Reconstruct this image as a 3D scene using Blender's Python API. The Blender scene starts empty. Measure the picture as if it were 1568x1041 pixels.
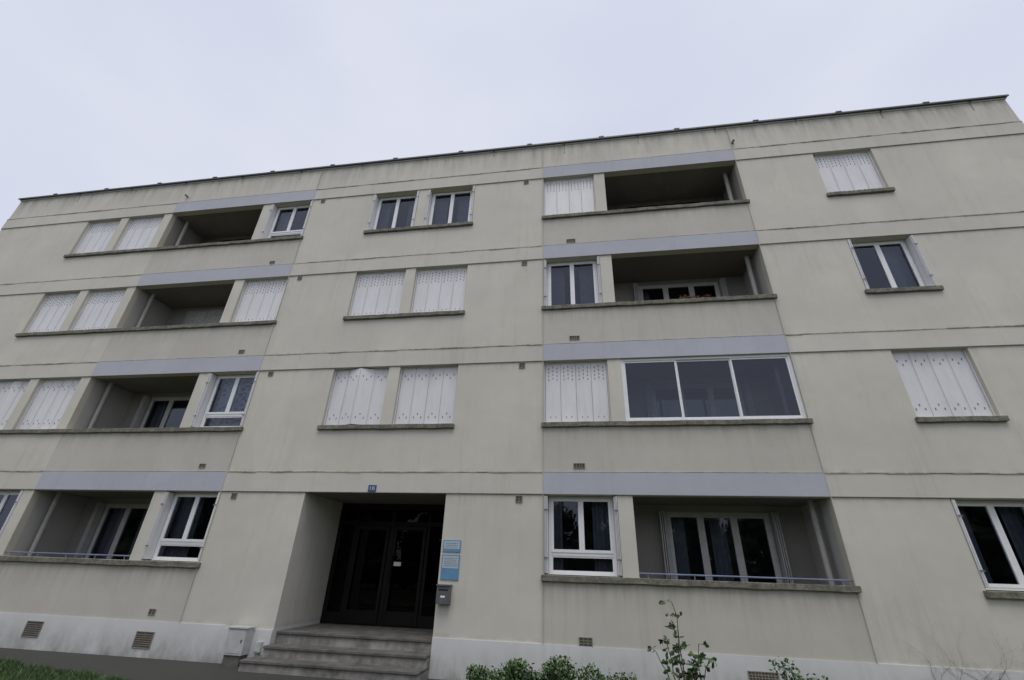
import bpy, math, random
from mathutils import Vector, Euler, Matrix
random.seed(7)
S=bpy.context.scene
S.view_settings.view_transform='Standard'; S.view_settings.look='None'; S.view_settings.exposure=0
def link(o,parent=None):
    S.collection.objects.link(o)
    if parent: o.parent=parent
    return o
def empty(n):
    e=bpy.data.objects.new(n,None); e.empty_display_size=.3; return link(e)
# ---------------- materials
def newmat(n):
    m=bpy.data.materials.new(n); m.use_nodes=True; nt=m.node_tree; nt.nodes.clear()
    o=nt.nodes.new('ShaderNodeOutputMaterial'); b=nt.nodes.new('ShaderNodeBsdfPrincipled'); nt.links.new(b.outputs[0],o.inputs[0])
    return m,nt,b
def N(nt,t,**k):
    n=nt.nodes.new(t)
    for a,v in k.items(): setattr(n,a,v)
    return n
def val(nt,sock,v):
    if isinstance(v,(int,float)): sock.default_value=v
    else: nt.links.new(v,sock)
def mth(nt,op,a,b=None,clamp=False):
    n=N(nt,'ShaderNodeMath',operation=op,use_clamp=clamp); val(nt,n.inputs[0],a)
    if b is not None: val(nt,n.inputs[1],b)
    return n.outputs[0]
def mix(nt,f,a,b,blend='MIX'):
    n=N(nt,'ShaderNodeMix',data_type='RGBA',blend_type=blend); val(nt,n.inputs[0],f)
    for s,v in ((n.inputs[6],a),(n.inputs[7],b)):
        if isinstance(v,tuple): s.default_value=(*v,1) if len(v)==3 else v
        else: nt.links.new(v,s)
    return n.outputs[2]
def coords(nt,scale=(1,1,1)):
    t=N(nt,'ShaderNodeTexCoord'); m=N(nt,'ShaderNodeMapping'); m.inputs['Scale'].default_value=scale
    nt.links.new(t.outputs['Object'],m.inputs[0]); return m.outputs[0]
def noise(nt,scale,detail=4,rough=.6,sc=(1,1,1),lo=None,hi=None):
    n=N(nt,'ShaderNodeTexNoise'); nt.links.new(coords(nt,sc),n.inputs['Vector']); n.inputs['Scale'].default_value=scale
    n.inputs['Detail'].default_value=detail; n.inputs['Roughness'].default_value=rough
    if lo is None: return n.outputs[0]
    r=N(nt,'ShaderNodeMapRange'); nt.links.new(n.outputs[0],r.inputs[0]); r.inputs[1].default_value=lo; r.inputs[2].default_value=hi
    return r.outputs[0]
def rng(nt,v,a,b,c=0,d=1):
    r=N(nt,'ShaderNodeMapRange'); nt.links.new(v,r.inputs[0])
    for i,x in enumerate((a,b,c,d)): r.inputs[i+1].default_value=x
    return r.outputs[0]
def bump(nt,b,h,s=.3,d=.01):
    n=N(nt,'ShaderNodeBump'); n.inputs['Strength'].default_value=s; n.inputs['Distance'].default_value=d
    nt.links.new(h,n.inputs['Height']); nt.links.new(n.outputs[0],b.inputs['Normal'])
def wallmat(n,col,dirt=(.25,.235,.18),streak=.28,top=True,sill=0.,base=0.,blot=.12):
    m,nt,b=newmat(n)
    big=noise(nt,.45,5,.6,(1,1,1.4),.3,.7); med=noise(nt,3.5,5,.65,(1,1,1),.3,.7)
    c=mix(nt,big,tuple(x*(1-blot) for x in col),tuple(x*(1+blot*.35) for x in col))
    c=mix(nt,mth(nt,'MULTIPLY',med,.28),c,tuple(x*.82 for x in col))
    pt=noise(nt,.8,2,.4,(1,1,.8),.60,.64); c=mix(nt,mth(nt,'MULTIPLY',pt,.22),c,tuple(min(1,x*1.12) for x in col))
    st=noise(nt,6,4,.7,(1,1,.06),.50,.74)
    st2=noise(nt,1.1,3,.6,(1,1,.5),.40,.68)
    sep=N(nt,'ShaderNodeSeparateXYZ'); nt.links.new(coords(nt),sep.inputs[0]); z=sep.outputs[2]
    amt=mth(nt,'MULTIPLY',mth(nt,'MULTIPLY',st,st2),streak)
    c=mix(nt,amt,c,dirt)
    if top:
        mk=rng(nt,z,10.15,11.1); c=mix(nt,mth(nt,'MULTIPLY',mth(nt,'MULTIPLY',mk,noise(nt,4,5,.75,(1,1,.10),.43,.72)),.8),c,(.15,.14,.11))
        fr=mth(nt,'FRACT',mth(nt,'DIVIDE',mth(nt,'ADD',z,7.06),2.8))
        a=rng(nt,fr,.150,.18,1,0); a=mth(nt,'MULTIPLY',a,rng(nt,fr,.149,.151)); 
        c=mix(nt,mth(nt,'MULTIPLY',mth(nt,'MULTIPLY',a,noise(nt,3,5,.7,(1,1,.4),.43,.7)),.5),c,(.20,.20,.13))
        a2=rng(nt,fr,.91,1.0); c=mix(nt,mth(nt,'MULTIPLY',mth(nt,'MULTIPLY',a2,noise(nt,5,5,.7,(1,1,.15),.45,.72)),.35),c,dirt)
    if sill:
        fr2=mth(nt,'FRACT',mth(nt,'DIVIDE',mth(nt,'ADD',z,5.72),2.8))
        a=rng(nt,fr2,.82,1.0); c=mix(nt,mth(nt,'MULTIPLY',mth(nt,'MULTIPLY',a,noise(nt,6,5,.7,(1,1,.1),.35,.7)),sill),c,dirt)
    if base:
        a=rng(nt,z,-1.1,-1.62); c=mix(nt,mth(nt,'MULTIPLY',mth(nt,'MULTIPLY',a,noise(nt,3,6,.7,(1,1,.5),.3,.7)),base),c,(.14,.135,.10))
    nt.links.new(c,b.inputs['Base Color']); b.inputs['Roughness'].default_value=.9
    f=mth(nt,'ADD',noise(nt,90,3,.6),mth(nt,'MULTIPLY',noise(nt,1.7,3),2.)); bump(nt,b,f,.35,.006)
    return m
def simple(n,col,rough=.6,var=.12,scale=6,metal=0,bs=0,bscale=60,spec=.5):
    m,nt,b=newmat(n)
    f=noise(nt,scale,5,.65,(1,1,1),.3,.7)
    c=mix(nt,f,tuple(x*(1-var) for x in col),tuple(min(1,x*(1+var)) for x in col)); nt.links.new(c,b.inputs['Base Color'])
    b.inputs['Roughness'].default_value=rough; b.inputs['Metallic'].default_value=metal; b.inputs['Specular IOR Level'].default_value=spec
    if bs: bump(nt,b,noise(nt,bscale,4),bs,.01)
    return m
M={}
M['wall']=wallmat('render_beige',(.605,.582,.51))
M['panel']=wallmat('render_panel_grey_beige',(.53,.508,.448),sill=.55,top=False,blot=.10)
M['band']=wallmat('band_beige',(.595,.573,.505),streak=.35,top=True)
M['blue']=wallmat('band_blue_grey',(.455,.47,.52),top=False,streak=.2,blot=.06)
M['plinth']=wallmat('plinth_paint',(.64,.65,.64),top=False,base=.75,streak=.3)
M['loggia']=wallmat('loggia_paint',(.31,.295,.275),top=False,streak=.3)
M['loggia_ceiling']=wallmat('loggia_ceiling_stain_shade',(.19,.175,.155),top=False,streak=.5,blot=.3)  # tone darkened to hold the recess shade, with stain streaks on top
M['loggia_side']=wallmat('loggia_side_lit',(.45,.44,.415),top=False,streak=.4)  # lighter copy of the loggia paint, carries the light on side walls
M['reveal']=wallmat('reveal_paint',(.56,.53,.43),top=False,streak=.3)
def sillmat():
    m,nt,b=newmat('sill_mossy_concrete')
    f=noise(nt,7,6,.75,(1,1,1),.35,.65); g=noise(nt,22,4,.7,(1,1,1),.45,.7)
    c=mix(nt,f,(.11,.105,.085),(.26,.245,.20)); c=mix(nt,mth(nt,'MULTIPLY',g,.7),c,(.06,.065,.04))
    nt.links.new(c,b.inputs['Base Color']); b.inputs['Roughness'].default_value=.95; bump(nt,b,noise(nt,40,5),.8,.01); return m
M['sill']=sillmat()
def mossmat():
    m,nt,b=newmat('ledge_moss')
    f=noise(nt,2.2,6,.8,(1,1,1),.42,.60)
    c=mix(nt,f,(.50,.48,.40),(.17,.16,.09)); nt.links.new(c,b.inputs['Base Color']); b.inputs['Roughness'].default_value=.95; bump(nt,b,noise(nt,60,5),.8,.01); return m
M['moss']=mossmat()
M['drip_shade']=simple('drip_edge_shadow',(.15,.14,.12),.9,.4,3)  # dark colour paints in the shadow line at the bands' lower edge
def shutmat():
    m,nt,b=newmat('shutter_lacquer')
    f=noise(nt,3,5,.7,(1,1,.3),.3,.75); d=noise(nt,9,5,.7,(1,1,.12),.50,.78)
    c=mix(nt,f,(.74,.74,.76),(.65,.65,.66)); c=mix(nt,mth(nt,'MULTIPLY',d,.3),c,(.40,.38,.33))
    nt.links.new(c,b.inputs['Base Color']); b.inputs['Roughness'].default_value=.45; return m
M['shutter']=shutmat()
M['slot']=simple('shutter_slot_dark',(.13,.13,.13),.8,.2)
M['pvc']=simple('window_frame_white',(.76,.77,.78),.35,.05)
M['greyframe']=simple('window_frame_grey',(.46,.46,.45),.5,.12)  # greyer tone for frames and shutters inside the loggias
M['metal']=simple('roof_edge_metal',(.10,.10,.105),.55,.3,4,.3)
M['grey']=simple('grey_vent',(.24,.22,.18),.8,.3,20)
M['ventin']=simple('vent_inner',(.09,.08,.065),.9,.3,20)
M['dark']=simple('dark_void',(.015,.015,.016),.9,.1,spec=.1)
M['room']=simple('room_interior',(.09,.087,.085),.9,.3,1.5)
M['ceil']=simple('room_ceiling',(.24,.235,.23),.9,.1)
M['curtain']=simple('curtain_cloth',(.25,.26,.31),.9,.15,8)
M['rail']=simple('rail_blue_paint',(.16,.20,.30),.5,.15)
M['pipe']=simple('pipe_paint',(.34,.33,.31),.6,.1)
M['doorframe']=simple('door_dark_metal',(.008,.007,.007),.5,.3,3,spec=.2)
M['step']=simple('step_concrete',(.11,.105,.095),.85,.45,5,0,.5)
M['stepf']=simple('step_riser_lit',(.24,.23,.21),.9,.5,5,0,.5)  # riser colour lightened for the light falling on the step fronts
def glassmat(n='window_glass',tint=(.62,.67,.72),refl=1.,gt=(.78,.84,1)):
    m=bpy.data.materials.new(n); m.use_nodes=True; nt=m.node_tree; nt.nodes.clear()
    o=N(nt,'ShaderNodeOutputMaterial'); g=N(nt,'ShaderNodeBsdfGlossy'); t=N(nt,'ShaderNodeBsdfTransparent'); f=N(nt,'ShaderNodeFresnel'); x=N(nt,'ShaderNodeMixShader')
    g.inputs['Roughness'].default_value=.015; g.inputs['Color'].default_value=(*gt,1); t.inputs[0].default_value=(*tint,1); f.inputs[0].default_value=1.55
    bm=N(nt,'ShaderNodeBump'); bm.inputs['Strength'].default_value=.10; bm.inputs['Distance'].default_value=.02; nt.links.new(noise(nt,1.3,2),bm.inputs['Height']); nt.links.new(bm.outputs[0],g.inputs['Normal'])
    fr=mth(nt,'MULTIPLY',f.outputs[0],refl*1.35,True)
    nt.links.new(fr,x.inputs[0]); nt.links.new(t.outputs[0],x.inputs[1]); nt.links.new(g.outputs[0],x.inputs[2]); nt.links.new(x.outputs[0],o.inputs[0]); return m
M['glass']=glassmat(); M['doorglass']=glassmat('door_glass',(.06,.06,.065),.28,(.8,.8,.8))
def lace():
    m,nt,b=newmat('lace_curtain')
    w=N(nt,'ShaderNodeTexVoronoi'); nt.links.new(coords(nt,(1,.2,1)),w.inputs[0]); w.inputs['Scale'].default_value=9
    c=mix(nt,rng(nt,w.outputs[0],.25,.5),(.20,.21,.28),(.62,.63,.72)); nt.links.new(c,b.inputs['Base Color']); return m
M['lace']=lace()
# ---------------- mesh builder
class MB:
    def __init__(s,name,parent,mats): s.n=name;s.p=parent;s.m=mats;s.v=[];s.f=[];s.mi=[]
    def quad(s,a,b,c,d,m=0):
        i=len(s.v); s.v+=[a,b,c,d]; s.f.append((i,i+1,i+2,i+3)); s.mi.append(m)
    def box(s,x0,x1,y0,y1,z0,z1,m=0):
        i=len(s.v); s.v+=[(x0,y0,z0),(x1,y0,z0),(x1,y1,z0),(x0,y1,z0),(x0,y0,z1),(x1,y0,z1),(x1,y1,z1),(x0,y1,z1)]
        for f in ((0,1,5,4),(1,2,6,5),(2,3,7,6),(3,0,4,7),(4,5,6,7),(3,2,1,0)): s.f.append(tuple(i+k for k in f)); s.mi.append(m)
    def prism(s,p,z0,z1,m=0):
        n=len(p); i=len(s.v); s.v+=[(x,y,z0) for x,y in p]+[(x,y,z1) for x,y in p]
        for k in range(n): s.f.append((i+k,i+(k+1)%n,i+n+(k+1)%n,i+n+k)); s.mi.append(m)
        s.f.append(tuple(i+n+k for k in range(n))); s.mi.append(m); s.f.append(tuple(i+n-1-k for k in range(n))); s.mi.append(m)
    def cyl(s,a,b,r,n=10,m=0,r2=None):
        a=Vector(a);b=Vector(b);d=(b-a).normalized();u=d.orthogonal().normalized();w=d.cross(u); r2=r if r2 is None else r2
        i=len(s.v)
        for c,rr in ((a,r),(b,r2)):
            for k in range(n):
                t=2*math.pi*k/n; s.v.append(tuple(c+(u*math.cos(t)+w*math.sin(t))*rr))
        for k in range(n): s.f.append((i+k,i+(k+1)%n,i+n+(k+1)%n,i+n+k)); s.mi.append(m)
        s.f.append(tuple(i+n+k for k in range(n))); s.mi.append(m); s.f.append(tuple(i+n-1-k for k in range(n))); s.mi.append(m)
    def blob(s,c,r,m=0):
        i=len(s.v); nu,nv=8,5
        for a in range(nv+1):
            for b in range(nu):
                t=math.pi*a/nv; p=2*math.pi*b/nu; q=r*random.uniform(.75,1.15)
                s.v.append((c[0]+q*math.sin(t)*math.cos(p),c[1]+q*math.sin(t)*math.sin(p),c[2]+q*math.cos(t)))
        for a in range(nv):
            for b in range(nu): s.f.append((i+a*nu+b,i+a*nu+(b+1)%nu,i+(a+1)*nu+(b+1)%nu,i+(a+1)*nu+b)); s.mi.append(m)
    def done(s,bev=0,smooth=False):
        me=bpy.data.meshes.new(s.n); me.from_pydata(s.v,[],s.f); 
        for m in s.m: me.materials.append(M[m])
        me.polygons.foreach_set('material_index',s.mi); me.update()
        o=bpy.data.objects.new(s.n,me); link(o,s.p)
        if bev:
            b=o.modifiers.new('b','BEVEL'); b.width=bev; b.segments=2; b.limit_method='ANGLE'
        if smooth:
            for p in me.polygons: p.use_smooth=True
        return o
# ---------------- layout (metres, facade plane y=0, z=0 eye height)
G=-1.62
XN,XA,XB1,XB2,XC1,XC,XD1,XD2,XE,XF,XG1,XG2,XH,XI,XJ1,XJ2,XK,XL,XM,XO=-19.12,-15.64,-14.38,-14.10,-12.79,-12.50,-9.33,-9.04,-7.69,-5.74,-4.36,-4.09,-2.71,-.79,.60,.88,4.26,6.11,7.45,10.92
L=[1.34,4.15,6.95,9.74]; SB=[-.12,2.66,5.46,8.24]; ST=[s+.095 for s in SB]; R=11.05; PZ=-1.05; BH=.42
B=empty('apartment_building')
RD=.24
holes=[]
win=[(XA,XB1),(XB2,XC1),(XD2,XE),(XF,XG1),(XG2,XH),(XI,XJ1),(XL,XM)]
for i in range(4):
    for w in win:
        if i==0 and w in ((XF,XG1),(XG2,XH)): continue
        x0=w[0]+(0.02 if w[0]==XI else 0)
        holes.append((x0,w[1],ST[i],L[i],RD))
    holes.append((XC,XD1,ST[i],L[i],.15)); holes.append((XJ2,XK,ST[i],L[i],.15))
EZ=-1.10
holes.append((XF,XH,G,L[0],.0))
xs=sorted(set([XN,XO]+[h[0] for h in holes]+[h[1] for h in holes])); zs=sorted(set([G-.3,R]+[h[2] for h in holes]+[h[3] for h in holes]))
fa=MB('facade_wall',B,['wall','reveal'])
for a,b in zip(xs,xs[1:]):
    for c,d in zip(zs,zs[1:]):
        mx,mz=(a+b)/2,(c+d)/2
        if any(h[0]<mx<h[1] and h[2]<mz<h[3] for h in holes): continue
        fa.quad((a,0,c),(b,0,c),(b,0,d),(a,0,d))
for x0,x1,z0,z1,d in holes:
    if d==0: continue
    fa.quad((x0,0,z0),(x0,0,z1),(x0,d,z1),(x0,d,z0),1); fa.quad((x1,0,z1),(x1,0,z0),(x1,d,z0),(x1,d,z1),1)
    fa.quad((x0,0,z1),(x1,0,z1),(x1,d,z1),(x0,d,z1),1); fa.quad((x0,0,z0),(x0,d,z0),(x1,d,z0),(x1,0,z0),1)
BD=11.
fa.quad((XN,BD,G-.3),(XN,0,G-.3),(XN,0,R),(XN,BD,R)); fa.quad((XO,0,G-.3),(XO,BD,G-.3),(XO,BD,R),(XO,0,R)); fa.quad((XO,BD,G-.3),(XN,BD,G-.3),(XN,BD,R),(XO,BD,R))
fa.done()
bd=MB('floor_bands',B,['band','blue']); ld=MB('band_ledges',B,['moss','drip_shade']); pn=MB('spandrel_panels',B,['panel'])
for i in range(4):
    z0,z1=L[i],L[i]+BH
    for a,b,m in ((XN,XC,0),(XC,XE,1),(XE,XI,0),(XI,XK,1),(XK,XO,0)):
        y=-.018 if m==0 else -.022
        bd.box(a,b,y,-.001,z0+.001,z1,m)
        if m==0:
            n=int((b-a)/.35)+1
            for k in range(n):
                u0=a+(b-a)*k/n; u1=a+(b-a)*(k+1)/n; j=random.uniform(0,.008)
                ld.box(u0,u1,-.023-j,-.0185,z1-.013-j,z1+.003,0)
            ld.box(a,b,-.022,-.0185,z0+.0005,z0+.012,1)  # strip coloured as the band's bottom shadow line
        else:
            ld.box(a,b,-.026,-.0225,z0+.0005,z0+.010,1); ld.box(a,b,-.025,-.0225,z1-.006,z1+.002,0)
    lo=PZ if i==0 else L[i-1]+BH
    for a,b in ((XC,XE),(XI,XK)): pn.box(a,b,-.007,-.001,lo+.001,SB[i]+.002)
bd.done(); ld.done(); pn.done()
jt=MB('vertical_joints',B,['panel'])
for x in (XE,XI,XK): jt.box(x-.005,x+.005,-.029,-.0005,PZ,R-.05)
jt.done()
pl=MB('plinth',B,['plinth'])
for a,b in ((XN,-6.72),(-6.72,XF),(XH,XI),(XI,XO)): pl.box(a,b,-.022 if a!=-6.72 else -.026,-.001,G-.2,PZ-(0 if a!=-6.72 else .03))
pl.done()
sl=MB('window_sills',B,['sill'])
def sill(a,b,z,h=.095,pj=.065):
    n=max(2,int((b-a)/.22)); pr=None
    for k in range(n+1):
        x=a+(b-a)*k/n; j=random.uniform(-.006,.006); q=random.uniform(-.008,.006)
        c=[(x,-pj+j,z+q),(x,.13,z+q),(x,.13,z+h),(x,-pj+j,z+h+q*.5)]
        i=len(sl.v); sl.v+=c
        if pr is not None:
            for e in range(4): f=(e+1)%4; sl.f.append((pr+e,i+e,i+f,pr+f)); sl.mi.append(0)
        else: sl.f.append((i,i+1,i+2,i+3)); sl.mi.append(0)
        pr=i
    sl.f.append((pr+3,pr+2,pr+1,pr)); sl.mi.append(0)
for i in range(4):
    sill(XA-.06,XC,SB[i]); sill(XC+.002,XE+.05,SB[i]-.004)
    if i: sill(XF-.05,XH+.04,SB[i])
    sill(XI-.03,XK+.05,SB[i]); sill(XL-.05,XM+.06,SB[i])
sl.done(bev=.008)
rf=MB('roof_edge',B,['metal','moss','plinth'])
rf.box(XN-.05,XO+.05,-.07,BD+.1,R+.0,R+.025,0); rf.box(XN-.05,XO+.05,-.085,-.0705,R-.018,R+.03,0); rf.box(XN-.02,XO+.02,-.03,-.001,R-.05,R-.001,2)
for k in range(16):
    u=-17.65+k*2.06
    if u>XO: break
    rf.box(u-.07,u+.07,-.095,-.03,R+.0305,R+.065,0)
    w=u+1.0
    if w<XO:
        h=random.uniform(.12,.4); rf.prism([(w-.012,-.006),(w+.012,-.006),(w+.012,-.0008),(w-.012,-.0008)],R-.05-h,R-.05,1)
        rf.box(w-.02,w+.02,-.05,-.0305,R-.06,R-.02,0)
rf.done()
sp=MB('overflow_spouts',B,['pipe','dark'])
for u in (XC+.25,XK+.05): sp.cyl((u,.02,10.42),(u,-.10,10.40),.035,12); sp.cyl((u,-.1005,10.40),(u,-.102,10.40),.026,10,1)
sp.done()
# ---------------- windows, shutters
wf=MB('window_frames',B,['pvc','greyframe']); gl=MB('window_glazing',B,['glass']); rm=MB('room_interiors',B,['room','ceil','curtain','lace','dark'])
sh=MB('folding_shutters',B,['shutter','slot','dark','greyframe'])
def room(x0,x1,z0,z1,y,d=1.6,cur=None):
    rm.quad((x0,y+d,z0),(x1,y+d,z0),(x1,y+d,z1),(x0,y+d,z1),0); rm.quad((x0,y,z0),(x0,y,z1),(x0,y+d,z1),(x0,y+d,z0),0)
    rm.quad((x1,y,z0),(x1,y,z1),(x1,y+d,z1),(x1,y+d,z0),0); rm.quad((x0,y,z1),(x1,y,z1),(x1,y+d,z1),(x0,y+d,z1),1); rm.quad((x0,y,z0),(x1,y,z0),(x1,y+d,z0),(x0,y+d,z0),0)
    if cur:
        mt,segs=cur
        for a,b,lo in segs:
            X0=x0+(x1-x0)*a; X1=x0+(x1-x0)*b; n=max(6,int((X1-X0)/.035)); zz=z0+(z1-z0)*lo
            pts=[(X0+(X1-X0)*k/n, y+.16+.022*math.sin(k*1.9+random.random()*.8)) for k in range(n+1)]
            for p,q in zip(pts,pts[1:]): rm.quad((p[0],p[1],zz),(q[0],q[1],zz),(q[0],q[1],z1),(p[0],p[1],z1),mt)
def frame(x0,x1,z0,z1,y,t,d=.05,m=0):
    wf.box(x0,x0+t,y,y+d,z0,z1,m); wf.box(x1-t,x1,y,y+d,z0,z1,m); wf.box(x0+t,x1-t,y+.001,y+d,z1-t,z1,m); wf.box(x0+t,x1-t,y+.001,y+d,z0,z0+t,m)
def window(x0,x1,z0,z1,y,n=2,lower=0,cur=None,depth=1.6,sash=.05,m=0):
    frame(x0,x1,z0,z1,y,.04,.07,m)
    a0,a1,b0,b1=x0+.04,x1-.04,z0+.04,z1-.04
    if lower:
        wf.box(a0,a1,y+.002,y+.06,b0+lower,b0+lower+.055)
        frame(a0,a1,b0,b0+lower,y+.012,.03,.04); gl.quad((a0,y+.035,b0),(a1,y+.035,b0),(a1,y+.035,b0+lower),(a0,y+.035,b0+lower)); b0+=lower+.055
    w=(a1-a0)/n
    for k in range(n):
        u0=a0+k*w+(.001 if k else 0); u1=a0+(k+1)*w
        frame(u0,u1,b0,b1,y-.012,sash,.05,m); e=random.uniform(-.002,.002)
        gl.quad((u0+sash*.5,y+.012+e,b0+.02),(u1-sash*.5,y+.012-e,b0+.02),(u1-sash*.5,y+.012-e,b1-.02),(u0+sash*.5,y+.012+e,b1-.02))
    room(x0,x1,z0,z1,y+.072,depth,cur)
def shutter(x0,x1,z0,z1,y,style='a',amp=.012,n=4,gap=0,ymid=0,m=0):
    frame_t=.02
    sh.box(x0,x0+frame_t,y-.03,y+.02,z0,z1,m); sh.box(x1-frame_t,x1,y-.03,y+.02,z0,z1,m); sh.box(x0+frame_t,x1-frame_t,y-.02,y+.02,z1-.02,z1,m)
    a,b=x0+frame_t+.003,x1-frame_t-.003; zb,zt=z0+.03,z1-.022
    sh.quad((x0,y+.10,z0),(x1,y+.10,z0),(x1,y+.10,z1),(x0,y+.10,z1),2)
    xsn=[a+(b-a)*k/n for k in range(n+1)]; ys=[y+(amp if k%2==0 else -amp)+random.uniform(-.003,.003) for k in range(n+1)]
    if ymid: ys[n//2]=y-ymid; ys[1]=y-.02; ys[3]=y-.02
    g=.003
    for k in range(n):
        p0,p1=(xsn[k]+g,ys[k]),(xsn[k+1]-g,ys[k+1])
        if gap and k==n//2: p0=(p0[0]+gap,p0[1]-.05)
        zz=random.uniform(-.004,.004)
        sh.prism([p0,p1,(p1[0],p1[1]+.014),(p0[0],p0[1]+.014)],zb+zz,zt,m)
        for r in (0.0,1.0):
            t=.05+.90*r; q0=(p0[0]+(p1[0]-p0[0])*(t-.03),p0[1]+(p1[1]-p0[1])*(t-.03)); q1=(p0[0]+(p1[0]-p0[0])*(t+.03),p0[1]+(p1[1]-p0[1])*(t+.03))
            sh.prism([(q0[0],q0[1]-.0035),(q1[0],q1[1]-.0035),(q1[0],q1[1]-.0005),(q0[0],q0[1]-.0005)],zb+.002+zz,zt-.002,m)
        H=zt-zb
        def slot(t,h,w=.016,hh=.044):
            X=p0[0]+(p1[0]-p0[0])*t; Y=p0[1]+(p1[1]-p0[1])*t
            sh.box(X-w/2,X+w/2,Y-.0025,Y+.002,zb+H*h-hh/2,zb+H*h+hh/2,1)
        if style=='a':
            for c,t in enumerate((.22,.50,.78)):
                for r in range(4): slot(t,.715+r*.066+(.022 if c%2 else 0))
            slot(.33,.085,.016,.03); slot(.67,.085,.016,.03)
        else:
            for t,h in ((.25,.86),(.75,.86),(.5,.80)): slot(t,h,.018,.045)
            for t,h in ((.25,.12),(.75,.12),(.5,.18)): slot(t,h,.018,.045)
def folded(x,side,z0,z1,y0=.005,y1=.20,n=4,m=0):
    for k in range(n):
        X=x+side*(.010+k*.021); o=random.uniform(-.008,.008)
        a,b=sorted((X,X+side*.013)); sh.box(a,b,y0-.02+o+.006*k,y1+o,z0+.03,z1-.02,m)
    for h in (.2,.8): 
        zz=z0+(z1-z0)*h; a,b=sorted((x+side*.004,x+side*.08)); sh.box(a,b,y0-.034,y0-.030,zz-.010,zz+.010,1)
closed={(3,0):'a',(3,1):'a',(2,0):'a',(2,1):'a',(1,0):'b',(1,1):'b',(2,2):'a',(2,3):'a',(2,4):'a',(1,3):'b',(1,4):'b',(3,5):'a',(1,5):'a',(3,6):'a',(1,6):'b'}
curt={(3,2):(2,[(0,.3,0)]),(3,3):(2,[(0,.25,0),(.7,1,0)]),(3,4):(2,[(0,.35,.0),(.6,1,0)]),(2,5):(2,[(0,.35,0),(.65,1,0)]),(2,6):(2,[(.6,1,0)]),(1,2):(3,[(0,1,0)]),(0,2):(2,[(0,.5,0)]),(0,5):(2,[(0,.2,0),(.68,1,0)]),(0,6):(2,[(.0,.3,0),(.75,1,0)])}
for i in range(4):
    for j,w in enumerate(win):
        if i==0 and j in (3,4): continue
        x0,x1=w; x0+=(.02 if x0==XI else 0); z0,z1=ST[i]+.002,L[i]-.002
        if (i,j) in closed:
            st=closed[(i,j)]
            shutter(x0+.003,x1-.003,z0,z1,.10,st,amp=random.uniform(.002,.007),ymid=.12 if (i,j)==(1,3) else 0,gap=.05 if (i,j)==(1,0) else 0)
        else:
            low=.27 if (i,j) in ((3,2),(1,2),(0,2),(0,5)) else 0
            window(x0+.08,x1-.08,z0+.01,z1-.005,.17,2,low,curt.get((i,j)))
            wf.box(x0,x0+.08,.19,.23,z0,z1); wf.box(x1-.08,x1,.19,.23,z0,z1)
            folded(x0,1,z0,z1,.0,.185,3); folded(x1,-1,z0,z1,.0,.185,3)
# ---------------- loggias
lg=MB('loggia_recesses',B,['loggia','loggia_ceiling','loggia_side']); pp=MB('loggia_downpipes',B,['pipe']); rl=MB('loggia_rails',B,['rail'])
D=1.25
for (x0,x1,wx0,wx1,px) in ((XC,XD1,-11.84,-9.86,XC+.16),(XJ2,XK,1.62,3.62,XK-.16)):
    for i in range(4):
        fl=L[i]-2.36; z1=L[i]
        sm=0 if i==3 else 2  # top-floor side walls use the darker tone as painted shade
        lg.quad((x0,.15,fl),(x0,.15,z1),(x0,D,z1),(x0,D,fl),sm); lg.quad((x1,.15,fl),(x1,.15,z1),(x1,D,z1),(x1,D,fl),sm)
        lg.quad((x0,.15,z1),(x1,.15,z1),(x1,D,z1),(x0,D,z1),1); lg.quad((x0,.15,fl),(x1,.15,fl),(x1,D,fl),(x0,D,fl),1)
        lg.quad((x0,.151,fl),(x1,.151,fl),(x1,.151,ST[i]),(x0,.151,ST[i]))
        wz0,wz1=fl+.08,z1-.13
        for a,b,c,d in ((x0,wx0,fl,z1),(wx1,x1,fl,z1),(wx0,wx1,wz1,z1),(wx0,wx1,fl,wz0)): lg.quad((a,D,c),(b,D,c),(b,D,d),(a,D,d),1 if i==3 else 0)  # top-floor back wall takes the ceiling tone, shade put into the colour
        if (i,x0)==(2,XC):
            shutter(wx0,wx1,wz0,wz1,D-.02,'a',n=6,m=3)
        elif i==3:
            shutter(wx0,wx1,wz0,wz1-.1,D-.02,'b',n=6,m=3)
        else:
            window(wx0,wx1,wz0,wz1,D-.01,3,0,(2,[(0,.2,0),(.45,.6,0)]) if i==0 else (2,[(0,.15,0)]),1.4,.065,1)
            for xx,sd in ((wx0,-1),(wx1,1)):
                for k in range(3): 
                    a,b=sorted((xx+sd*(.03+k*.04),xx+sd*(.05+k*.04))); sh.box(a,b,D-.17,D-.01,wz0,wz1,3)
        pp.cyl((px,.42,fl),(px,.42,z1),.05,14); 
        for h in (.9,2.0): pp.cyl((px,.42,fl+h),(px,.42,fl+h+.03),.058,14)
        if i==0:
            rl.cyl((x0+.005,.03,ST[i]+.075),(x1-.005,.03,ST[i]+.075),.013,8)
            n=5
            for k in range(n): u=x0+.15+(x1-x0-.3)*k/(n-1); rl.cyl((u,.03,ST[i]-.01),(u,.03,ST[i]+.08),.009,6)
lg.done(); pp.done(smooth=False); rl.done()
z0,z1=ST[1]+.003,L[1]-.003
frame(XJ2+.003,XK-.003,z0,z1,.02,.05,.10)
nx=[XJ2+.053,XJ2+.053+1.09,XJ2+.053+2.18,XK-.053]
for k in range(3):
    o=.02 if k%2 else 0
    frame(nx[k]-(.02 if k else 0),nx[k+1],z0+.05,z1-.05,.035+o,.038,.025)
    gl.quad((nx[k],.05+o,z0+.07),(nx[k+1],.05+o,z0+.07),(nx[k+1],.05+o,z1-.07),(nx[k],.05+o,z1-.07))
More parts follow.
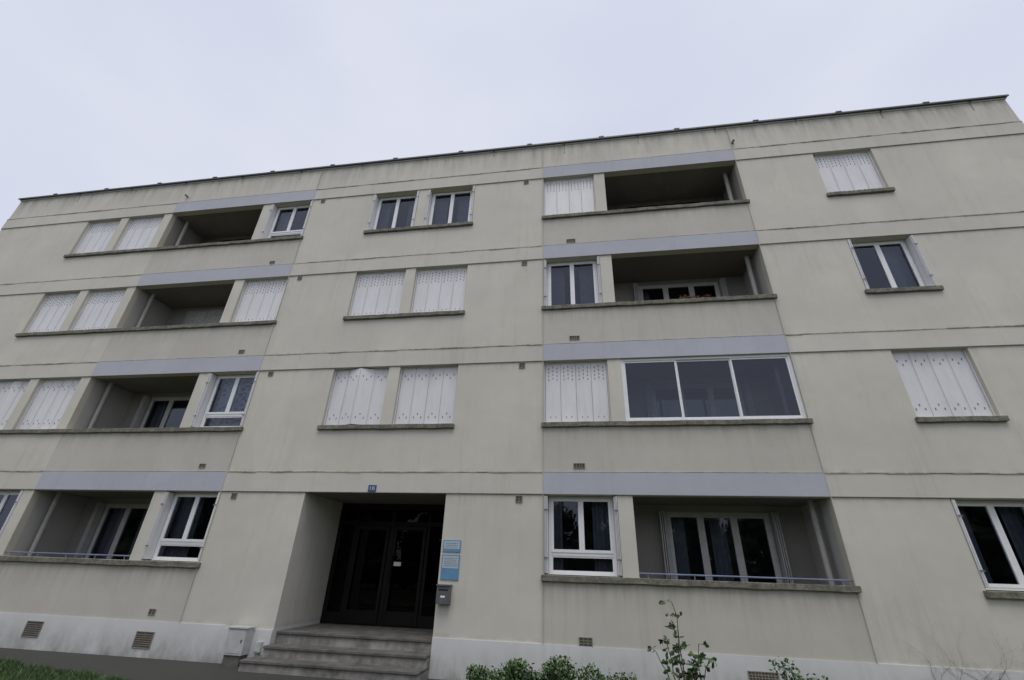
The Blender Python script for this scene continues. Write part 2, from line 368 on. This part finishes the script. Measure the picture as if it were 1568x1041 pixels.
wf.done(); gl.done(); rm.done(); sh.done()
# ---------------- vents
vt=MB('wall_vents',B,['grey','ventin'])
def vent(xc,zc,w,h,nx=3,nz=0,y=-.006):
    vt.box(xc-w/2,xc+w/2,y-.004,y,zc-h/2,zc+h/2,1)
    t=.012
    vt.box(xc-w/2-t,xc-w/2,y-.014,y,zc-h/2-t,zc+h/2+t); vt.box(xc+w/2,xc+w/2+t,y-.014,y,zc-h/2-t,zc+h/2+t)
    vt.box(xc-w/2,xc+w/2,y-.013,y,zc+h/2,zc+h/2+t); vt.box(xc-w/2,xc+w/2,y-.013,y,zc-h/2-t,zc-h/2)
    for k in range(1,nx): u=xc-w/2+w*k/nx; vt.box(u-.006,u+.006,y-.010,y-.0045,zc-h/2,zc+h/2)
    for k in range(1,nz): u=zc-h/2+h*k/nz; vt.box(xc-w/2,xc+w/2,y-.012,y-.0103,u-.007,u+.004)
for i in range(4):
    vent(-7.36,L[i]-.085,.10,.09,2); vent(-1.25,L[i]-.085,.11,.10,2)
for z in (7.47,4.70,1.88): vent(-8.36,z,.13,.07,3,0,-.0085); vent(-.08,z,.20,.08,4,0,-.0085)
vent(-8.36,-.90,.12,.08,2,0,-.0085); vent(-.08,-.99,.20,.11,3,3,-.0085)
vent(-10.87,-1.29,.36,.24,1,7,-.024); vent(-8.33,-1.35,.36,.24,1,7,-.024); vent(2.6,-1.32,.42,.14,9,4,-.024)
vt.done()
# ---------------- entrance
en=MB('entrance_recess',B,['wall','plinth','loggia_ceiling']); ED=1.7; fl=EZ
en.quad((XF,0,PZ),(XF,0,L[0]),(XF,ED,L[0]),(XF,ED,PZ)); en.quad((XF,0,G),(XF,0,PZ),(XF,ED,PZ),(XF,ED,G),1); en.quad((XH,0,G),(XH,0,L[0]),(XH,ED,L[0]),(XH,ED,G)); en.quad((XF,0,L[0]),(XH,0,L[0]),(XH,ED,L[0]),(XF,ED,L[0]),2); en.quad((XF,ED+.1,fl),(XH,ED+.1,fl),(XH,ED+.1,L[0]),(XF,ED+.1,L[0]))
en.done()
dr=MB('entrance_door',B,['doorframe','doorglass','dark','pvc'])
y=ED-.08
dr.box(XF+.01,XH-.01,y,y+.06,L[0]-.14,L[0]-.005); 
for u,w in ((XF+.01,.10),(XF+.42,.07),(XF+1.30,.10),(XF+2.18,.07),(XH-.11,.10)): dr.box(u,u+w,y-.01,y+.06,fl,L[0]-.14)
dr.box(XF+.02,XH-.02,y-.005,y+.05,.86,.95); dr.box(XF+.02,XH-.02,y-.006,y+.05,fl+.0,fl+.22)
for u0,u1 in ((XF+.50,XF+1.29),(XF+1.41,XF+2.17)):
    dr.box(u0,u0+.07,y-.03,y-.011,fl+.03,.85); dr.box(u1-.07,u1,y-.03,y-.011,fl+.03,.85); dr.box(u0+.07,u1-.07,y-.029,y-.011,.77,.85); dr.box(u0+.07,u1-.07,y-.029,y-.011,fl+.03,fl+.28)
dr.quad((XF+.02,y+.02,fl),(XH-.02,y+.02,fl),(XH-.02,y+.02,L[0]-.1),(XF+.02,y+.02,L[0]-.1),1)
dr.quad((XF,y+.075,fl),(XH,y+.075,fl),(XH,y+.075,L[0]),(XF,y+.075,L[0]),2)
dr.box(XF+1.50,XF+1.67,y-.036,y-.031,.04,.12,3)
dr.cyl((XF+1.45,y-.07,-.30),(XF+1.45,y-.07,.25),.014,8,0)
dr.done(bev=.004)
stp=MB('entrance_steps',B,['step','stepf'])
for k,(x0,x1,yf,zt) in enumerate(((XF-.14,XH-.002,-.52,-1.46),(XF+.02,XH-.004,-.20,-1.29),(XF+.02,XH-.006,.12,EZ))):
    stp.box(x0,x1,yf,ED,G-.1,zt-.045,1); stp.box(x0-.0,x1,yf-.03,ED,zt-.044,zt,0)
stp.done(bev=.008)
# ---------------- signs, mailbox, number, meter box
M['signblue']=simple('sign_blue',(.12,.27,.44),.4,.08); M['signpale']=simple('sign_pale',(.42,.49,.55),.4,.08); M['ink']=simple('sign_lettering',(.10,.13,.18),.6,.1); M['white']=simple('lettering_white',(.8,.8,.8),.5,.03)
M['signnum']=simple('number_plate_blue',(.04,.08,.20),.35,.1)
M['box']=simple('box_grey_paint',(.46,.47,.46),.55,.15,7); M['mail']=simple('mailbox_dark_grey',(.10,.105,.11),.45,.2,8)
def plate(z0,z1,pale):
    m=MB('sign_plate',None,['signblue','signpale','ink']); x0,x1=-2.67,-2.33
    m.box(x0,x1,-.018,-.001,z0,z1,0); m.box(x0+.02,x1-.02,-.021,-.0185,z0+(z1-z0)*pale,z1-.02,1)
    zz=z1-.05
    while zz>z0+(z1-z0)*pale+.02:
        u=x0+.05
        while u<x1-.07:
            w=random.uniform(.02,.05); m.box(u,min(u+w,x1-.045),-.0225,-.0212,zz-.010,zz,2); u+=w+.014
        zz-=.032
    return m.done(bev=.003)
plate(.30,.50,.25); plate(-.16,.25,.45)
mb=MB('mailbox',None,['mail','dark','white']); mb.box(-2.68,-2.44,-.13,-.001,-.54,-.26); mb.box(-2.69,-2.43,-.15,-.001,-.259,-.235); mb.box(-2.65,-2.47,-.133,-.1305,-.33,-.31,1); mb.box(-2.60,-2.52,-.133,-.1305,-.44,-.41,2); mb.done(bev=.008)
nm=MB('house_number_plate',None,['signnum','white']); nm.box(-4.355,-4.185,-.034,-.0245,1.36,1.49,0)
seg={'1':[(1,0,1,2)],'5':[(0,2,1,2),(0,1,0,2),(0,1,1,1),(1,0,1,1),(0,0,1,0)]}
for k,c in enumerate('115'):
    ox=-4.335+k*.045; oz=1.395
    for (a,b,c2,d) in seg[c]:
        x0,x1=ox+min(a,c2)*.024,ox+max(a,c2)*.024+.008; z0_,z1_=oz+min(b,d)*.028,oz+max(b,d)*.028+.008
        nm.box(x0,x1,-.037,-.0345,z0_,z1_,1)
nm.done()
mt=MB('utility_meter_box',None,['box','dark','step']); mt.box(-6.46,-6.10,-.24,-.027,-1.46,-1.06); mt.box(-6.48,-6.08,-.26,-.027,-1.059,-1.035); mt.box(-6.43,-6.13,-.246,-.2405,-1.43,-1.09); mt.box(-6.165,-6.145,-.252,-.2465,-1.27,-1.22,1); mt.box(-6.44,-6.12,-.22,-.03,G-.02,-1.461,2); mt.done(bev=.01)
jb=MB('junction_box',None,['box','dark']); jb.box(-5.98,-5.86,-.085,-.027,-1.42,-1.26); jb.box(-5.965,-5.875,-.09,-.0855,-1.405,-1.275); jb.cyl((-5.92,-.05,G),(-5.92,-.05,-1.42),.012,8); jb.done(bev=.005)
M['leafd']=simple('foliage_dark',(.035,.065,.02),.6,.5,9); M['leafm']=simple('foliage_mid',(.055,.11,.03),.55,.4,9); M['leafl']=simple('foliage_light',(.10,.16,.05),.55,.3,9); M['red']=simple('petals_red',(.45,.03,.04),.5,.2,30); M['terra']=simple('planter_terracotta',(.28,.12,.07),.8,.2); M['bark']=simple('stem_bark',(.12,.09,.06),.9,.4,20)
def leaf(m,p,s,mi,up=.3):
    d=Vector((random.gauss(0,1),random.gauss(0,1),random.gauss(0,.7)+up)).normalized(); w=d.cross(Vector((random.gauss(0,1),random.gauss(0,1),random.gauss(0,1)))).normalized(); n=d.cross(w)
    p=Vector(p); a=p; t=p+d*s; mid=p+d*s*.5
    l=mid+w*s*.32+n*s*.08; r=mid-w*s*.32+n*s*.08
    l2=p+d*s*.8+w*s*.18+n*s*.05; r2=p+d*s*.8-w*s*.18+n*s*.05
    i=len(m.v); m.v+=[tuple(a),tuple(r),tuple(r2),tuple(t),tuple(l2),tuple(l)]; m.f+= [(i,i+1,i+2,i+3),(i,i+3,i+4,i+5)]; m.mi+=[mi,mi]
fb=MB('flower_box',None,['terra','leafm','red'])
fb.box(2.35,3.05,.165,.30,ST[2]-.12,ST[2]+.03)
for k in range(260):
    p=(random.uniform(2.33,3.07),random.uniform(.12,.31),ST[2]+.03+random.random()**1.5*.17); leaf(fb,p,.055,1 if random.random()<.65 else 2)
fb.done()
# ---------------- ground
def groundmat():
    m,nt,b=newmat('ground_soil_grass')
    f=noise(nt,.6,6,.7,(1,1,1),.4,.6); g=noise(nt,14,5,.7,(1,1,1),.3,.7)
    c=mix(nt,g,(.045,.075,.02),(.085,.12,.04)); c=mix(nt,mth(nt,'MULTIPLY',f,.6),c,(.07,.055,.035)); nt.links.new(c,b.inputs['Base Color']); b.inputs['Roughness'].default_value=.95; bump(nt,b,g,.8,.03); return m
M['ground']=groundmat()
def asph():
    m,nt,b=newmat('asphalt')
    g=noise(nt,80,4,.8,(1,1,1),.3,.7); f=noise(nt,1.2,5,.7,(1,1,1),.35,.65)
    c=mix(nt,g,(.035,.035,.035),(.075,.072,.068)); c=mix(nt,mth(nt,'MULTIPLY',f,.5),c,(.05,.055,.035)); nt.links.new(c,b.inputs['Base Color']); b.inputs['Roughness'].default_value=.85; bump(nt,b,g,.8,.01); return m
M['asphalt']=asph(); M['kerb']=simple('kerb_concrete',(.30,.29,.27),.9,.3,8,0,.4); M['paint']=simple('road_paint',(.7,.7,.68),.7,.15,15)
g=MB('ground',None,['ground']); g.quad((-400,-400,G-.012),(400,-400,G-.012),(400,400,G-.012),(-400,400,G-.012)); g.done()
pv=MB('pavement',None,['asphalt'])
def poly(m,pts,z):
    i=len(m.v); m.v+=[(x,y,z) for x,y in pts]; m.f.append(tuple(range(i,i+len(pts)))); m.mi.append(0)
poly(pv,[(-26,-1.05),(-10,-1.05),(-6.6,-1.75),(-5.6,-4.2),(-5.6,-9.55),(-2.9,-9.55),(-2.3,-1.3),(-2.3,-.03),(-26,-.03)],G-.004); pv.done()
rd=MB('road',None,['asphalt','paint']); rd.quad((-400,-17,G-.004),(400,-17,G-.004),(400,-11,G-.004),(-400,-11,G-.004),0)
for k in range(-14,14): rd.quad((k*6.,-14.06,G),(k*6.+3,-14.06,G),(k*6.+3,-13.94,G),(k*6.,-13.94,G),1)
rd.done()
kb=MB('kerb',None,['kerb']); kb.box(-60,60,-10.99,-10.85,G-.1,G+.11); kb.done(bev=.015)
fw=MB('footpath',None,['asphalt']); fw.quad((-60,-10.84,G+.0),(60,-10.84,G+.0),(60,-9.6,G+.0),(-60,-9.6,G+.0)); fw.done()
gr=MB('grass',None,['leafd','leafm','leafl'])
def blade(m,x,y,h,mi):
    a=random.uniform(0,6.28); dx,dy=math.cos(a)*.006,math.sin(a)*.006; lx,ly=random.gauss(0,h*.35),random.gauss(0,h*.35)
    i=len(m.v); z=G-.012; m.v+=[(x-dx,y-dy,z),(x+dx,y+dy,z),(x+lx*.5+dx*.6,y+ly*.5+dy*.6,z+h*.6),(x+lx*.5-dx*.6,y+ly*.5-dy*.6,z+h*.6),(x+lx,y+ly,z+h)]
    m.f+=[(i,i+1,i+2,i+3),(i+3,i+2,i+4)]; m.mi+=[mi,mi]
for k in range(30000):
    x=random.uniform(-14,-5.4); yb=-1.05 if x<-10 else (-1.05-(x+10)*.206 if x<-6.6 else -1.75-(x+6.6)*2.4)
    y=yb+.05*math.sin(x*7)+.06*math.sin(x*2.3)-random.random()**1.3*2.2; blade(gr,x,y,random.uniform(.02,.09),random.choice((0,1,1,2)))
for k in range(9000):
    x=random.uniform(-2.2,7); y=-.08-random.random()*2.4; blade(gr,x,y,random.uniform(.03,.10),random.choice((0,0,1)))
gr.done()
# ---------------- shrubs
def shrub(name,cx,cy,rx,ry,h,n,ls=.06):
    m=MB(name,None,['leafd','leafm','leafl','bark'])
    cl=[]
    for k in range(int(7+rx*12)):
        a=random.uniform(0,6.28); r=math.sqrt(random.random()); cl.append((cx+rx*r*math.cos(a),cy+ry*r*math.sin(a),G+h*random.uniform(.35,.95)*(1-.25*r),random.uniform(.09,.18)))
    for c in cl: m.cyl((cx+(c[0]-cx)*.6,cy+(c[1]-cy)*.6,G-.02),(c[0],c[1],c[2]),.008,5,3,.004)
    for k in range(n):
        c=random.choice(cl); v=Vector((random.gauss(0,1),random.gauss(0,1),random.gauss(0,1))).normalized()*c[3]*random.random()**.4
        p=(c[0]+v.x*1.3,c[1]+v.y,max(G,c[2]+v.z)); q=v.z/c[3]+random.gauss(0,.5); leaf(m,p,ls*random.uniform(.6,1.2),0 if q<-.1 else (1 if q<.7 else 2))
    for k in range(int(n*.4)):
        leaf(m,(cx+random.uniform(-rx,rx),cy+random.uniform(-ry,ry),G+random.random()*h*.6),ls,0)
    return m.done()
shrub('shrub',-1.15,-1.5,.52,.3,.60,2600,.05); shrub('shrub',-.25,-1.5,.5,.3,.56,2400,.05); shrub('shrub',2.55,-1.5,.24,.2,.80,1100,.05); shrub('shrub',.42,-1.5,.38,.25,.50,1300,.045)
def rose(name,bx,by,stems,ls):
    m=MB(name,None,['leafd','leafm','leafl','bark'])
    for (tx,ty,h) in stems:
        p=Vector((bx,by,G-.02)); n=9; pr=p
        for k in range(1,n+1):
            t=k/n; q=Vector((bx+(tx)*t**1.2+random.gauss(0,.012),by+ty*t+random.gauss(0,.012),G+h*t)); m.cyl(pr,q,.009*(1-t*.6)+.001,6,3)
            if t>.22:
                for s in range(random.choice((1,2,2))):
                    d=Vector((random.gauss(0,1),random.gauss(0,.8),random.uniform(-.1,.5))).normalized(); e=q+d*random.uniform(.05,.11); m.cyl(q,e,.003,4,3,.0015)
                    for u in (.4,.7,.9,1.,1.): leaf(m,q.lerp(e,u),ls*random.uniform(.7,1.15),random.choice((0,0,1,1,2)),0)
            pr=q
    return m.done()
rose('rose_bush',1.04,-2.5,[(-.03,0,1.36),(-.16,.05,.95),(.14,-.03,.85),(.30,.05,.80),(-.02,.1,1.1),(-.28,0,.85),(.2,0,.95)],.075)
rose('twiggy_shrub',-10.95,-1.7,[(.15,0,1.15),(-.2,.1,.9),(.05,.1,.8)],.07)
iv=MB('dry_climber',None,['bark'])
def grow(x,z,a,l,r,dep):
    n=7
    for k in range(n):
        a+=random.gauss(0,.22); nx_,nz_=x+math.cos(a)*l/n,z+math.sin(a)*l/n
        iv.cyl((x,-.03,z),(nx_,-.03,nz_),r,4,0,r*.85); x,z=nx_,nz_; r*=.9
        if dep and random.random()<.45: grow(x,z,a+random.choice((-1,1))*random.uniform(.4,.9),l*.55,r*.7,dep-1)
for k in range(12): grow(4.7+k*.36,G,math.pi/2+random.gauss(0,.35),random.uniform(.5,1.4),.0038,3)
iv.done()
# ---------------- tree row added out of view to darken reflections in the glazing
tr=MB('reflection_trees',None,['leafd','leafm','leafl','bark'])
for k in range(30):
    tx=-44+k*3.1+random.uniform(-.8,.8); ty=-30+random.uniform(-3,3); H=random.uniform(6,9.5); tr.cyl((tx,ty,G),(tx,ty,G+H*.6),.25,8,3,.12)
    cs=[(tx+random.gauss(0,1.3),ty+random.gauss(0,1.2),G+H*random.uniform(.12,.95),random.uniform(.8,1.4)) for _ in range(16)]
    for c in cs: tr.blob(c,c[3]*.85,0)  # dark cores close the gaps so the reflections stay dark
    for q in range(1300):
        c=random.choice(cs); v=Vector((random.gauss(0,1),random.gauss(0,1),random.gauss(0,1))).normalized()*c[3]*random.uniform(.75,1.1)
        leaf(tr,(c[0]+v.x,c[1]+v.y,max(G,c[2]+v.z)),.36,0 if v.z<.3 else 1)
tr.done()
# ---------------- sky / light
w=bpy.data.worlds.new("World"); S.world=w; w.use_nodes=True; nt=w.node_tree; nt.nodes.clear()
o=N(nt,'ShaderNodeOutputWorld'); bg=N(nt,'ShaderNodeBackground'); sk=N(nt,'ShaderNodeTexSky'); sk.sky_type='NISHITA'; sk.sun_disc=False
EL=math.radians(67)
sk.sun_elevation=EL; sk.air_density=1.5; sk.dust_density=3
tc=N(nt,'ShaderNodeTexCoord'); mp=N(nt,'ShaderNodeMapping'); mp.inputs['Scale'].default_value=(1,1,2.2); nt.links.new(tc.outputs['Generated'],mp.inputs[0])
no=N(nt,'ShaderNodeTexNoise'); nt.links.new(mp.outputs[0],no.inputs['Vector']); no.inputs['Scale'].default_value=1.5; no.inputs['Detail'].default_value=5; no.inputs['Roughness'].default_value=.45
cl=mix(nt,rng(nt,no.outputs[0],.3,.7),(6.7,7.1,8.6),(8.3,8.45,9.4))
c=mix(nt,.90,sk.outputs[0],cl); nt.links.new(c,bg.inputs[0]); bg.inputs[1].default_value=.1; nt.links.new(bg.outputs[0],o.inputs[0])
sd=bpy.data.lights.new('sun','SUN'); sd.energy=1.4; sd.angle=math.radians(32); sd.color=(1,.96,.91); so=bpy.data.objects.new('sun',sd); link(so)
dv=Vector((.15*math.cos(EL),-.99*math.cos(EL),math.sin(EL))); so.rotation_euler=dv.to_track_quat('Z','Y').to_euler(); so.location=(0,-30,30)
sk.sun_rotation=math.atan2(dv.x,dv.y)
cd=bpy.data.cameras.new('camera'); co=bpy.data.objects.new('camera',cd); link(co); S.camera=co
cd.sensor_width=36; cd.lens=15.746; cd.clip_end=2000; cd.clip_start=.05
co.location=(0,-8.984,0); co.rotation_euler=(2.0489,-.0313,.1490)
